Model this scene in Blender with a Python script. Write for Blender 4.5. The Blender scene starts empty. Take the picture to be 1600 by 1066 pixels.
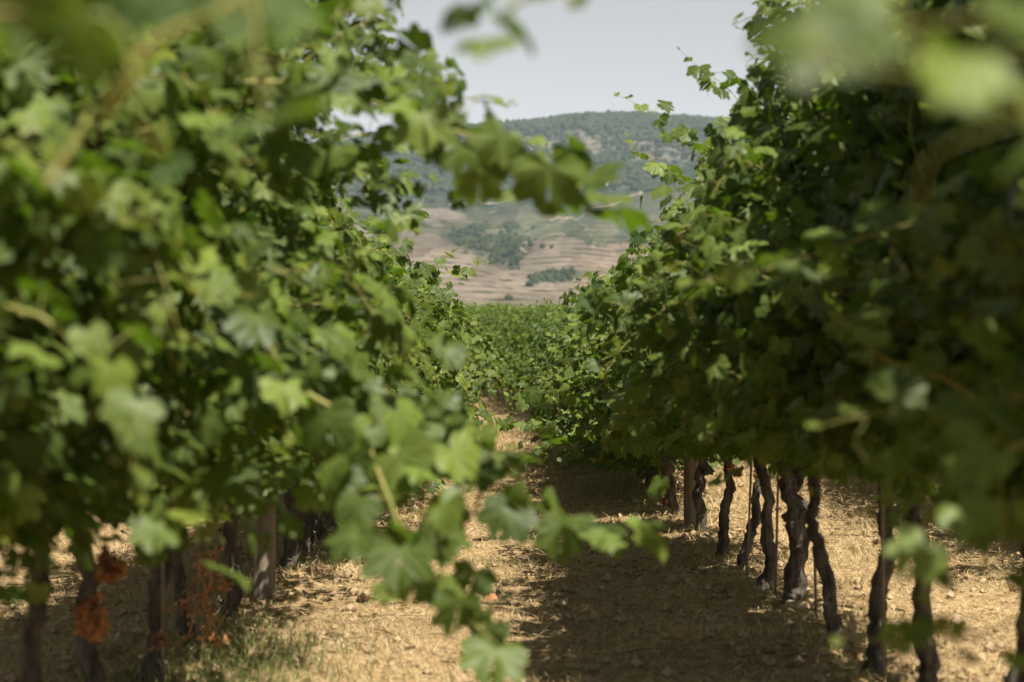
import bpy, math, random
import numpy as np
from mathutils import Vector, Matrix

# ------------------------------------------------------------------ camera, sky, sun, exposure
SC = bpy.context.scene
COL = SC.collection
F = 3111.0                      # focal length in photo pixels (70 mm on full frame)
CAMH = 1.0
cam_d = bpy.data.cameras.new("camera"); cam = bpy.data.objects.new("camera", cam_d); COL.objects.link(cam)
cam.location = (0, 0, CAMH); cam.rotation_euler = (math.radians(90 + 1.23), 0, 0)
cam_d.lens = 70; cam_d.sensor_width = 36; cam_d.clip_start = 0.05; cam_d.clip_end = 20000
cam_d.dof.use_dof = True; cam_d.dof.focus_distance = 12.8; cam_d.dof.aperture_fstop = 3.5
SC.camera = cam

SUN_EL, SUN_AZ = 57.0, 145.0    # azimuth clockwise from +Y (the view direction): sun to the right, a little behind
world = bpy.data.worlds.new("World"); SC.world = world; world.use_nodes = True
nt = world.node_tree; nt.nodes.clear()
sky = nt.nodes.new("ShaderNodeTexSky"); sky.sky_type = 'NISHITA'; sky.sun_disc = False
sky.sun_elevation = math.radians(SUN_EL); sky.sun_rotation = math.radians(SUN_AZ)
sky.air_density = 0.7; sky.dust_density = 0.1; sky.ozone_density = 1.0; sky.altitude = 200
hs = nt.nodes.new("ShaderNodeHueSaturation"); hs.inputs['Saturation'].default_value = 0.02
bg = nt.nodes.new("ShaderNodeBackground"); bg.inputs['Strength'].default_value = 0.052
out = nt.nodes.new("ShaderNodeOutputWorld")
# a hazy summer sky: brighter and paler towards the horizon all the way round
wtc = nt.nodes.new("ShaderNodeTexCoord"); wsx = nt.nodes.new("ShaderNodeSeparateXYZ"); wmr = nt.nodes.new("ShaderNodeMapRange")
wmr.inputs[1].default_value = 0.10; wmr.inputs[2].default_value = 0.45; wmr.inputs[3].default_value = 1.42; wmr.inputs[4].default_value = 0.92
wmx = nt.nodes.new("ShaderNodeVectorMath"); wmx.operation = 'SCALE'
nt.links.new(wtc.outputs['Generated'], wsx.inputs[0]); nt.links.new(wsx.outputs[2], wmr.inputs[0]); nt.links.new(wmr.outputs[0], wmx.inputs['Scale'])
nt.links.new(sky.outputs[0], hs.inputs['Color']); nt.links.new(hs.outputs[0], wmx.inputs[0]); nt.links.new(wmx.outputs[0], bg.inputs['Color']); nt.links.new(bg.outputs[0], out.inputs[0])

sd = bpy.data.lights.new("sun", 'SUN'); sd.energy = 5.0; sd.angle = math.radians(0.53); sd.color = (1.0, 0.94, 0.83)
sun = bpy.data.objects.new("sun", sd); COL.objects.link(sun)
el, az = math.radians(SUN_EL), math.radians(SUN_AZ)
sdir = Vector((math.sin(az) * math.cos(el), math.cos(az) * math.cos(el), math.sin(el)))
sun.rotation_euler = sdir.to_track_quat('Z', 'Y').to_euler()

SC.view_settings.view_transform = 'Standard'; SC.view_settings.look = 'None'
SC.view_settings.exposure = 0.80; SC.view_settings.gamma = 1.0
SC.render.engine = 'CYCLES'
SC.cycles.use_denoising = True
SC.cycles.max_bounces = 6; SC.cycles.diffuse_bounces = 1; SC.cycles.glossy_bounces = 2
SC.cycles.transmission_bounces = 4; SC.cycles.transparent_max_bounces = 4; SC.cycles.volume_bounces = 0
SC.cycles.caustics_reflective = False; SC.cycles.caustics_refractive = False

RS = np.random.RandomState(7)
random.seed(7)

def P(px, py, d):
    """a point of the place seen at photo pixel px, py when it is d metres away"""
    return np.array([(px - 800) / F * d, d, CAMH + (600 - py) / F * d])

# ------------------------------------------------------------------ helpers
def tag(o, label=None, cat=None, group=None, kind=None):
    if label: o['label'] = label
    if cat: o['category'] = cat
    if group: o['group'] = group
    if kind: o['kind'] = kind
    return o

def empty(name, loc):
    o = bpy.data.objects.new(name, None); COL.objects.link(o); o.location = loc; o.empty_display_size = 0.1
    return o

def link_mesh(name, me, parent=None, loc=(0, 0, 0)):
    o = bpy.data.objects.new(name, me); COL.objects.link(o); o.location = loc
    if parent: o.parent = parent
    return o

def np_mesh(name, V, T, mat, smooth=False, color=None, cname="leafcol"):
    """V (n,3), T (m,k) with k 3 or 4"""
    me = bpy.data.meshes.new(name)
    V = np.asarray(V, dtype=np.float32); T = np.asarray(T, dtype=np.int32)
    k = T.shape[1]; m = len(T)
    me.vertices.add(len(V)); me.vertices.foreach_set("co", V.ravel())
    me.loops.add(m * k); me.loops.foreach_set("vertex_index", T.ravel())
    me.polygons.add(m); me.polygons.foreach_set("loop_start", np.arange(0, m * k, k, dtype=np.int32))
    me.polygons.foreach_set("loop_total", np.full(m, k, dtype=np.int32))
    me.polygons.foreach_set("use_smooth", np.full(m, smooth, dtype=bool))
    me.update(calc_edges=True)
    if color is not None:
        a = me.color_attributes.new(name=cname, type='FLOAT_COLOR', domain='POINT')
        c = np.ones((len(V), 4), dtype=np.float32); c[:, :color.shape[1]] = color
        a.data.foreach_set("color", c.ravel())
    me.materials.append(mat)
    me.validate()
    return me

def norm(v):
    return v / np.maximum(np.linalg.norm(v, axis=-1, keepdims=True), 1e-9)

def smooth01(t):
    t = np.clip(t, 0, 1); return t * t * (3 - 2 * t)

def vnoise(x, y, seed=0):
    """cheap smooth value noise for numpy arrays"""
    x = np.asarray(x, float); y = np.asarray(y, float)
    xi = np.floor(x); yi = np.floor(y); xf = x - xi; yf = y - yi
    xf = xf * xf * (3 - 2 * xf); yf = yf * yf * (3 - 2 * yf)
    def h(a, b):
        s = np.sin(a * 127.1 + b * 311.7 + seed * 74.7) * 43758.5453
        return s - np.floor(s)
    return (h(xi, yi) * (1 - xf) + h(xi + 1, yi) * xf) * (1 - yf) + (h(xi, yi + 1) * (1 - xf) + h(xi + 1, yi + 1) * xf) * yf

def fbm(x, y, seed=0, o=4):
    s = 0; a = 0.5; t = 0
    for i in range(o):
        s = s + a * vnoise(x * 2 ** i, y * 2 ** i, seed + i * 3); t += a; a *= 0.5
    return s / t

# ------------------------------------------------------------------ materials
def new_mat(name):
    m = bpy.data.materials.new(name); m.use_nodes = True
    n = m.node_tree; n.nodes.clear()
    o = n.nodes.new("ShaderNodeOutputMaterial")
    return m, n, o

def N(n, t, **kw):
    x = n.nodes.new(t)
    for k, v in kw.items(): setattr(x, k, v)
    return x

def mixc(n, fac, a, b, blend='MIX'):
    x = n.nodes.new("ShaderNodeMix"); x.data_type = 'RGBA'; x.blend_type = blend
    for s, v in ((x.inputs[0], fac), (x.inputs[6], a), (x.inputs[7], b)):
        if hasattr(v, 'links') or hasattr(v, 'node'): n.links.new(v, s)
        elif isinstance(v, (tuple, list)): s.default_value = (*v[:3], 1)
        else: s.default_value = v
    return x.outputs[2]

def ramp(n, src, stops):
    r = n.nodes.new("ShaderNodeValToRGB")
    n.links.new(src, r.inputs[0])
    e = r.color_ramp.elements
    while len(e) > 1: e.remove(e[-1])
    e[0].position = stops[0][0]; e[0].color = (*stops[0][1], 1)
    for p, c in stops[1:]:
        q = e.new(p); q.color = (*c, 1)
    return r.outputs[0]

def noise(n, vec, scale, detail=3, rough=0.55, dist=0.0):
    x = n.nodes.new("ShaderNodeTexNoise"); x.inputs['Scale'].default_value = scale
    x.inputs['Detail'].default_value = detail; x.inputs['Roughness'].default_value = rough
    x.inputs['Distortion'].default_value = dist
    if vec is not None: n.links.new(vec, x.inputs['Vector'])
    return x.outputs[0]

def leaf_material(name, dark, mid, yellow, trans, pale_back, tr=0.36, rough=0.42):
    m, n, o = new_mat(name)
    at = N(n, "ShaderNodeAttribute", attribute_name="leafcol")
    sep = N(n, "ShaderNodeSeparateColor"); n.links.new(at.outputs['Color'], sep.inputs[0])
    geo = N(n, "ShaderNodeNewGeometry"); oi = N(n, "ShaderNodeObjectInfo")
    tc = N(n, "ShaderNodeTexCoord")
    pw = N(n, "ShaderNodeMath", operation='POWER'); n.links.new(sep.outputs[2], pw.inputs[0]); pw.inputs[1].default_value = 2.1
    c = mixc(n, pw.outputs[0], dark, mid)
    nz = noise(n, tc.outputs['Object'], 28, 2)
    c = mixc(n, nz, c, mixc(n, 0.35, c, yellow))
    c = mixc(n, sep.outputs[1], c, yellow)
    vm = N(n, "ShaderNodeMath", operation='MULTIPLY'); n.links.new(sep.outputs[0], vm.inputs[0]); vm.inputs[1].default_value = 0.30
    c = mixc(n, vm.outputs[0], c, (0.20, 0.27, 0.085))
    cb = mixc(n, 0.65, c, pale_back)
    cc = mixc(n, geo.outputs['Backfacing'], c, cb)
    p = N(n, "ShaderNodeBsdfPrincipled"); n.links.new(cc, p.inputs['Base Color'])
    ra = N(n, "ShaderNodeMath", operation='MULTIPLY_ADD'); n.links.new(geo.outputs['Backfacing'], ra.inputs[0])
    ra.inputs[1].default_value = 0.3; ra.inputs[2].default_value = rough; n.links.new(ra.outputs[0], p.inputs['Roughness'])
    p.inputs['Specular IOR Level'].default_value = 0.27
    bmp = N(n, "ShaderNodeBump"); bmp.inputs['Strength'].default_value = 0.35; bmp.inputs['Distance'].default_value = 0.004
    n.links.new(noise(n, tc.outputs['Object'], 70, 2), bmp.inputs['Height']); n.links.new(bmp.outputs[0], p.inputs['Normal'])
    t = N(n, "ShaderNodeBsdfTranslucent")
    tcx = mixc(n, sep.outputs[1], trans, (0.50, 0.46, 0.07))
    tcx = mixc(n, vm.outputs[0], tcx, (0.45, 0.50, 0.12))
    n.links.new(tcx, t.inputs['Color'])
    mx = N(n, "ShaderNodeMixShader"); mx.inputs[0].default_value = tr
    n.links.new(p.outputs[0], mx.inputs[1]); n.links.new(t.outputs[0], mx.inputs[2])
    n.links.new(mx.outputs[0], o.inputs[0])
    return m

M_LEAF = leaf_material("vine_leaf", (0.009, 0.026, 0.006), (0.150, 0.205, 0.038), (0.17, 0.22, 0.030),
                       (0.21, 0.42, 0.010), (0.045, 0.080, 0.028), tr=0.24, rough=0.47)
M_DRY = leaf_material("dry_leaf", (0.55, 0.19, 0.08), (0.85, 0.36, 0.17), (0.80, 0.42, 0.20),
                      (0.60, 0.22, 0.06), (0.45, 0.25, 0.15), tr=0.3, rough=0.6)
M_WEED = leaf_material("weed_leaf", (0.07, 0.10, 0.025), (0.14, 0.18, 0.05), (0.34, 0.32, 0.13),
                       (0.25, 0.34, 0.06), (0.15, 0.19, 0.09), tr=0.25, rough=0.6)
M_STRAW = leaf_material("straw", (0.28, 0.175, 0.085), (0.60, 0.415, 0.20), (0.68, 0.53, 0.31),
                        (0.55, 0.40, 0.18), (0.55, 0.42, 0.24), tr=0.12, rough=0.6)

def simple_mat(name, c1, c2, scale, rough=0.8, bump=0.4, dist=0.01, stretch=(1, 1, 1), spec=0.12):
    m, n, o = new_mat(name)
    tc = N(n, "ShaderNodeTexCoord"); mp = N(n, "ShaderNodeMapping"); mp.inputs['Scale'].default_value = stretch
    n.links.new(tc.outputs['Object'], mp.inputs[0])
    f = noise(n, mp.outputs[0], scale, 5, 0.65)
    p = N(n, "ShaderNodeBsdfPrincipled"); p.inputs['Roughness'].default_value = rough; p.inputs['Specular IOR Level'].default_value = spec
    n.links.new(ramp(n, f, [(0.3, c1), (0.7, c2)]), p.inputs['Base Color'])
    b = N(n, "ShaderNodeBump"); b.inputs['Strength'].default_value = bump; b.inputs['Distance'].default_value = dist
    n.links.new(f, b.inputs['Height']); n.links.new(b.outputs[0], p.inputs['Normal'])
    n.links.new(p.outputs[0], o.inputs[0])
    return m

M_BARK = simple_mat("bark", (0.022, 0.019, 0.016), (0.185, 0.155, 0.125), 34, 0.9, 1.0, 0.03, (1, 1, 0.25))
M_CANE = simple_mat("green_cane", (0.19, 0.21, 0.05), (0.34, 0.30, 0.11), 20, 0.5, 0.2, 0.002, (1, 1, 0.3))
M_OLDCANE = simple_mat("brown_cane", (0.30, 0.17, 0.07), (0.46, 0.29, 0.13), 20, 0.6, 0.3, 0.002, (1, 1, 0.3))
M_DRYCANE = simple_mat("dry_cane", (0.38, 0.17, 0.06), (0.55, 0.30, 0.13), 30, 0.7, 0.4, 0.003)
M_POST = simple_mat("weathered_wood", (0.11, 0.088, 0.062), (0.30, 0.245, 0.175), 18, 0.85, 0.6, 0.006, (1, 1, 0.1))
M_WIRE = simple_mat("galvanised_wire", (0.25, 0.25, 0.24), (0.4, 0.4, 0.39), 10, 0.45, 0.1, 0.001)
M_ROD = simple_mat("rusty_rod", (0.16, 0.12, 0.09), (0.30, 0.24, 0.18), 30, 0.7, 0.3, 0.001)
M_STONE = simple_mat("pale_stone", (0.55, 0.53, 0.50), (0.78, 0.76, 0.73), 30, 0.8, 0.4, 0.004)
M_CLOD = simple_mat("earth_clod", (0.22, 0.15, 0.09), (0.50, 0.38, 0.24), 30, 0.9, 0.6, 0.006)
M_WHITE = simple_mat("whitewash", (0.7, 0.68, 0.64), (0.8, 0.78, 0.74), 1, 0.8, 0.1, 0.01)
M_TILE = simple_mat("clay_tile", (0.30, 0.14, 0.08), (0.42, 0.2, 0.12), 2, 0.8, 0.3, 0.05)
M_STEEL = simple_mat("mast_steel", (0.2, 0.2, 0.2), (0.35, 0.35, 0.35), 1, 0.5, 0.1, 0.01)

# ------------------------------------------------------------------ ground shape
def xc(y):
    t = np.maximum(np.asarray(y, float) - 20, 0)
    return -0.0025 * t * t

def gbase(y):
    y = np.asarray(y, float)
    h = 1.9 * np.clip((y - 16) / 54, 0, 10) ** 1.3
    h = np.where(y > 75, 1.9 * (59 / 54) ** 1.3 + (1 - np.exp(-(y - 75) / 18)) * 0.6, h)
    drop = np.clip(y - 96, 0, 1e9)
    return h - np.where(drop > 0, drop ** 1.25 * 0.10, 0)

def gh(x, y):
    x = np.asarray(x, float); y = np.asarray(y, float)
    b = gbase(y)
    r = np.abs(((x - xc(y)) / 2.4) % 1.0 - 0.5)          # 0 in the rows, .5 in the aisles
    local = 0.03 * np.cos(r * 2 * math.pi) + (fbm(x * 1.3, y * 1.3, 3) - 0.5) * 0.06 + (vnoise(x * 6, y * 6, 9) - 0.5) * 0.028 + (vnoise(x * 14, y * 14, 19) - 0.5) * 0.014
    return b + local * np.where(y < 110, 1, 0)

def ground():
    ys = np.concatenate([np.linspace(-60, -4, 24), np.arange(-3, 3, 0.2), np.arange(3, 24, 0.07), np.arange(24, 60, 0.35),
                         np.arange(60, 112, 1.0), np.linspace(113, 700, 50)])
    xs = np.concatenate([-np.geomspace(60, 3.2, 18) * 1.0, np.arange(-3.1, 3.9, 0.05), np.geomspace(4.0, 60, 24)])
    k = np.maximum(1, (ys - 100) / 60)[:, None]
    X = xs[None, :] * k; Y = np.repeat(ys[:, None], len(xs), 1)
    Z = gh(X, Y)
    V = np.stack([X, Y, Z], -1).reshape(-1, 3)
    nx = len(xs); ny = len(ys)
    i = np.arange(ny - 1)[:, None] * nx + np.arange(nx - 1)[None, :]
    Q = np.stack([i, i + 1, i + nx + 1, i + nx], -1).reshape(-1, 4)
    m, n, o = new_mat("dry_ground")
    tc = N(n, "ShaderNodeTexCoord"); v = tc.outputs['Object']
    f1 = noise(n, v, 1.6, 4); f2 = noise(n, v, 22, 5, 0.7, 0.5); f3 = noise(n, v, 90, 3, 0.7)
    c = ramp(n, f2, [(0.34, (0.17, 0.105, 0.055)), (0.46, (0.42, 0.285, 0.14)), (0.58, (0.56, 0.40, 0.205)), (0.75, (0.66, 0.50, 0.29))])
    c = mixc(n, ramp(n, f1, [(0.42, (0, 0, 0)), (0.60, (0.7, 0.7, 0.7))]), c, (0.30, 0.20, 0.11))
    c = mixc(n, ramp(n, f3, [(0.35, (0.45, 0.45, 0.45)), (0.50, (0, 0, 0))]), c, (0.17, 0.115, 0.065))
    p = N(n, "ShaderNodeBsdfPrincipled"); p.inputs['Roughness'].default_value = 0.95; p.inputs['Specular IOR Level'].default_value = 0.05
    n.links.new(c, p.inputs['Base Color'])
    b = N(n, "ShaderNodeBump"); b.inputs['Strength'].default_value = 0.9; b.inputs['Distance'].default_value = 0.03
    n.links.new(f2, b.inputs['Height'])
    b2 = N(n, "ShaderNodeBump"); b2.inputs['Strength'].default_value = 0.7; b2.inputs['Distance'].default_value = 0.008
    n.links.new(f3, b2.inputs['Height']); n.links.new(b.outputs[0], b2.inputs['Normal']); n.links.new(b2.outputs[0], p.inputs['Normal'])
    n.links.new(p.outputs[0], o.inputs[0])
    tag(link_mesh("ground", np_mesh("ground", V, Q, m, True)), kind='structure')
ground()

# ------------------------------------------------------------------ hill
def hill_shape(u, d):
    """u = lateral slope X/Y, d = distance; returns height"""
    ds = np.array([420, 700, 900, 1100, 1350, 1600, 1900, 2250, 2600, 2800, 3400])
    py = np.array([560, 505, 470, 425, 382, 345, 298, 238, 190, 189, 230])
    zs = 1 + (600 - py) / F * ds
    z = np.interp(d, ds, zs)
    # soften
    z2 = np.interp(np.clip(d - 60, 420, 3400), ds, zs); z3 = np.interp(np.clip(d + 60, 420, 3400), ds, zs)
    z = (z + z2 + z3) / 3
    X = u * d
    amp = smooth01((d - 500) / 900) * (1 - 0.8 * smooth01((d - 2000) / 500))
    w = (fbm(X / 260 + 5.3, d / 330, 11, 4) - 0.5)
    rv = np.abs(fbm(X / 150 + 2.1, d / 500 + 0.4, 21, 4) - 0.5) * 2            # ravines running down the slope
    z = z + amp * (w * 46 + (rv - 0.35) * 30) + (fbm(X / 22, d / 22, 31, 3) - 0.5) * 5
    # two near spurs: left terraces and the dome on the right
    px = 800 + F * u
    z = z + 17 * np.exp(-((px - 640) / 130) ** 2 - ((d - 950) / 170) ** 2)
    z = z + 13 * np.exp(-((px - 890) / 62) ** 2 - ((d - 1150) / 90) ** 2)
    z = z - 8 * np.exp(-((px - 775) / 40) ** 2 - ((d - 1120) / 120) ** 2)
    z = z + 8 * np.exp(-((px - 990) / 130) ** 2 - ((d - 2650) / 250) ** 2) - 16 * np.clip(((px - 960) / 330), -2, 2) ** 2 * smooth01((d - 1900) / 600)
    z = z + smooth01((d - 1500) / 300) * (1 - smooth01((d - 2500) / 200)) * 26 * (np.abs(fbm(X / 90 + 7, d / 420, 91, 3) - .5) * 2 - .3)
    return z

def in_blob(px, py, cx, cy, rx, ry, rot=0.0, soft=0.25, seed=0, wob=0.35):
    c, s = math.cos(math.radians(rot)), math.sin(math.radians(rot))
    a = ((px - cx) * c + (py - cy) * s) / rx; b = (-(px - cx) * s + (py - cy) * c) / ry
    r = np.sqrt(a * a + b * b) + (fbm(px / 16, py / 12, seed, 3) - 0.5) * wob * 2
    return smooth01((1 - r) / soft + 0.5)

def landcover(px, py):
    """land cover colours of the slope: rgb"""
    n1 = fbm(px / 34, py / 10, 41, 4); n2 = fbm(px / 9, py / 4, 51, 4); n3 = fbm(px / 60, py / 18, 61, 3)
    def col(a): return np.array(a)[None, :] * np.ones((len(px), 1))
    forest = col((0.028, 0.045, 0.028)); scrub = col((0.075, 0.082, 0.055)); rock = col((0.17, 0.145, 0.115))
    tan = col((0.185, 0.152, 0.118)); green = col((0.075, 0.085, 0.052)); greent = col((0.12, 0.115, 0.072)); dark = col((0.035, 0.050, 0.028))
    def mix(a, b, t): return a * (1 - t[:, None]) + b * t[:, None]
    c = mix(forest, scrub, smooth01((n2 - 0.42) / 0.16))
    bare = in_blob(px, py, 925, 228, 135, 26, 6, 0.5, 1, 0.5) * smooth01((n2 - 0.45) / 0.1)
    c = mix(c, rock, bare * 0.85)
    c = mix(c, rock, smooth01((n2 - 0.60) / 0.06) * smooth01((py - 192) / 12) * smooth01((300 - py) / 30) * 0.7)
    c = mix(c, forest * 0.8, smooth01((203 - py) / 8) * 0.85)
    # middle green bands
    midband = smooth01((py - (308 - (px - 900) * 0.10)) / 8)
    c = mix(c, green, midband * 0.9)
    c = mix(c, green, in_blob(px, py, 1040, 322, 95, 26, -8, 0.15, 2, 0.12))
    c = mix(c, forest, in_blob(px, py, 740, 290, 70, 18, 0, 0.3, 3) * smooth01((n2 - 0.4) / 0.1))
    c = mix(c, greent, smooth01((py - 330) / 10) * smooth01((n1 - 0.38) / 0.12) * 0.8)
    c = mix(c, rock * 1.1, in_blob(px, py, 690, 333, 34, 9, 10, 0.4, 5, 0.5))
    c = mix(c, rock * 1.05, in_blob(px, py, 672, 346, 20, 5, 20, 0.4, 6, 0.5))
    # tan terraces, lower left
    edge = 352 + np.clip(px - 650, 0, 400) * 0.50 + (n1 - 0.5) * 22
    c = mix(c, tan, smooth01((py - edge) / 5))
    c = mix(c, tan, smooth01((py - 430) / 8))
    c = mix(c, tan * 0.98, in_blob(px, py, 872, 412, 78, 40, 0, 0.08, 7, 0.10))
    c = mix(c, tan * np.array([1.06, 0.98, 0.96]), in_blob(px, py, 965, 425, 72, 44, -12, 0.08, 8, 0.10))
    c = mix(c, dark, in_blob(px, py, 783, 388, 34, 22, 18, 0.9, 9, 0.9) * smooth01((n2 - 0.30) / 0.1))
    c = mix(c, dark * 1.2, in_blob(px, py, 735, 372, 26, 10, 0, 1.0, 10, 1.0) * smooth01((n2 - 0.4) / 0.1))
    c = mix(c, dark * 1.3, in_blob(px, py, 880, 433, 42, 8, -8, 0.9, 12, 0.8))
    c = mix(c, green * 1.2, in_blob(px, py, 850, 360, 70, 10, 0, 0.3, 14, 0.4) * 0.7)
    rsv = np.random.RandomState(12); sx_ = rsv.uniform(560, 1140, 70); sy_ = rsv.uniform(300, 520, 70); k_ = rsv.uniform(.72, 1.16, 70)
    wx = px + (n1 - .5) * 30; wy = py + (n2 - .5) * 6
    dd = ((wx[:, None] - sx_[None]) / 1.9) ** 2 + (wy[:, None] - sy_[None]) ** 2
    o_ = np.argsort(dd, axis=1)[:, :2]; ar = np.arange(len(px))
    d1 = np.sqrt(dd[ar, o_[:, 0]]); d2 = np.sqrt(dd[ar, o_[:, 1]])
    pm = smooth01((py - 318) / 10)[:, None]
    c = c * (1 - pm + pm * k_[o_[:, 0]][:, None])
    trk = (1 - smooth01((d2 - d1) / 2.2)) * (k_[o_[:, 0]] > .9)
    c = mix(c, rock * 1.35, trk * pm[:, 0] * .6)
    c = c * (0.86 + 0.28 * n3[:, None])
    return c

def hill():
    us = np.concatenate([np.linspace(-0.8, -0.07, 60)[:-1], np.arange(-0.07, 0.11, 0.0008), np.linspace(0.111, 0.8, 60)])
    ds = np.concatenate([np.linspace(420, 800, 24)[:-1], np.linspace(800, 1700, 190)[:-1], np.linspace(1700, 2850, 150)[:-1], np.linspace(2850, 3400, 12)])
    U, D = np.meshgrid(us, ds)
    Z = hill_shape(U, D)
    V = np.stack([U * D, D, Z], -1).reshape(-1, 3)
    nx = len(us); ny = len(ds)
    i = np.arange(ny - 1)[:, None] * nx + np.arange(nx - 1)[None, :]
    Q = np.stack([i, i + 1, i + nx + 1, i + nx], -1).reshape(-1, 4)
    px = 800 + F * U.ravel(); py = 600 - (Z.ravel() - 1) / D.ravel() * F
    c = landcover(px, py)
    m, n, o = new_mat("hillside")
    at = N(n, "ShaderNodeAttribute", attribute_name="cover"); tc = N(n, "ShaderNodeTexCoord")
    v = tc.outputs['Object']
    base = at.outputs['Color']
    # terrace risers follow the height contours
    sx = N(n, "ShaderNodeSeparateXYZ"); n.links.new(v, sx.inputs[0])
    dn = noise(n, v, 0.012, 3)
    ad = N(n, "ShaderNodeMath", operation='MULTIPLY_ADD'); n.links.new(dn, ad.inputs[0]); ad.inputs[1].default_value = 6.0; n.links.new(sx.outputs[2], ad.inputs[2])
    dv = N(n, "ShaderNodeMath", operation='DIVIDE'); n.links.new(ad.outputs[0], dv.inputs[0]); dv.inputs[1].default_value = 3.3
    fr = N(n, "ShaderNodeMath", operation='FRACT'); n.links.new(dv.outputs[0], fr.inputs[0])
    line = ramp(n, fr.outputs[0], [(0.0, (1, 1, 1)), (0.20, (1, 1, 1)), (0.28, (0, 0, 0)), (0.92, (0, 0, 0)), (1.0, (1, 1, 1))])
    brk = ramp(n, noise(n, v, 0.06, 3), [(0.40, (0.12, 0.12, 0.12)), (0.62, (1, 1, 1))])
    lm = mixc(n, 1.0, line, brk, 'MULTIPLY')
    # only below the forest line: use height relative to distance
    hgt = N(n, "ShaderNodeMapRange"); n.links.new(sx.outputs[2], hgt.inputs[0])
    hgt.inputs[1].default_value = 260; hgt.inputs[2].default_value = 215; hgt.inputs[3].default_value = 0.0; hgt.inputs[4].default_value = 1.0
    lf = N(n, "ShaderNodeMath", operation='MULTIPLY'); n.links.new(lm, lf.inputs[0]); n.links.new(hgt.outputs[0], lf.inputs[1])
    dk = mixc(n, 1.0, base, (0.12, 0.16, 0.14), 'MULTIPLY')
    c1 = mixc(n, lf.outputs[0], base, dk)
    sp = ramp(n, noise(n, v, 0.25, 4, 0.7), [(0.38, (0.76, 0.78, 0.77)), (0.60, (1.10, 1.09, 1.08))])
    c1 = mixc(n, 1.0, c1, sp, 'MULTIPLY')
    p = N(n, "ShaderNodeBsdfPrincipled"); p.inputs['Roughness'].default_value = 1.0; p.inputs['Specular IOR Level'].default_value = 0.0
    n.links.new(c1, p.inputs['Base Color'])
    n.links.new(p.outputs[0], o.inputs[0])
    tag(link_mesh("hill", np_mesh("hill", V, Q, m, True, c, "cover")), kind='structure')
hill()

def hill_point(px, d):
    u = (px - 800) / F
    return np.array([u * d, d, float(hill_shape(np.array([u]), np.array([d]))[0])])

def hill_at(px, py):
    """the point of the hill surface seen at that height"""
    ds = np.arange(600, 2800, 6.0); u = np.full(len(ds), (px - 800) / F)
    z = hill_shape(u, ds); pp = 600 - (z - 1) / ds * F
    pm = np.minimum.accumulate(pp)
    k = np.argmax(pm <= py) if np.any(pm <= py) else len(ds) - 1
    return np.array([u[0] * ds[k], ds[k], z[k]])

def hill_road(pts, width):
    P0 = [hill_at(*p) for p in pts]
    L = []
    for a, b in zip(P0[:-1], P0[1:]):
        for t in np.linspace(0, 1, 12, endpoint=False): L.append(a * (1 - t) + b * t)
    L.append(P0[-1]); L = np.array(L)
    u = L[:, 0] / L[:, 1]
    V = []; 
    for i in range(len(L)):
        t = norm(L[min(i + 1, len(L) - 1)] - L[max(i - 1, 0)]); s = norm(np.array([t[1], -t[0], 0]))
        for w in (-1, 0, 1):
            q = L[i] + s * w * width / 2
            q[2] = hill_shape(np.array([q[0] / q[1]]), np.array([q[1]]))[0] + 0.8 + (0.0 if w else 0.4)
            V.append(q)
    Q = []
    for i in range(len(L) - 1):
        for j in (0, 1):
            a = i * 3 + j; Q.append((a, a + 1, a + 4, a + 3))
    m = bpy.data.materials.get("dirt_track") or simple_mat("dirt_track", (0.22, 0.18, 0.13), (0.28, 0.235, 0.18), 0.2, 1.0, 0.1, 0.1, spec=0)
    tag(link_mesh("dirt_road", np_mesh("dirt_road", V, Q, m, True)), kind='structure')
hill_road([(860, 349), (890, 341), (925, 330), (965, 317), (1000, 305), (1030, 291), (1065, 281)], 3.2)
hill_road([(700, 322), (735, 318), (765, 321), (800, 312), (830, 305)], 3)
hill_road([(826, 396), (812, 390), (810, 385), (824, 380), (850, 375), (885, 371)], 1.3)
hill_road([(650, 296), (680, 292), (720, 297), (760, 301)], 2.5)

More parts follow.
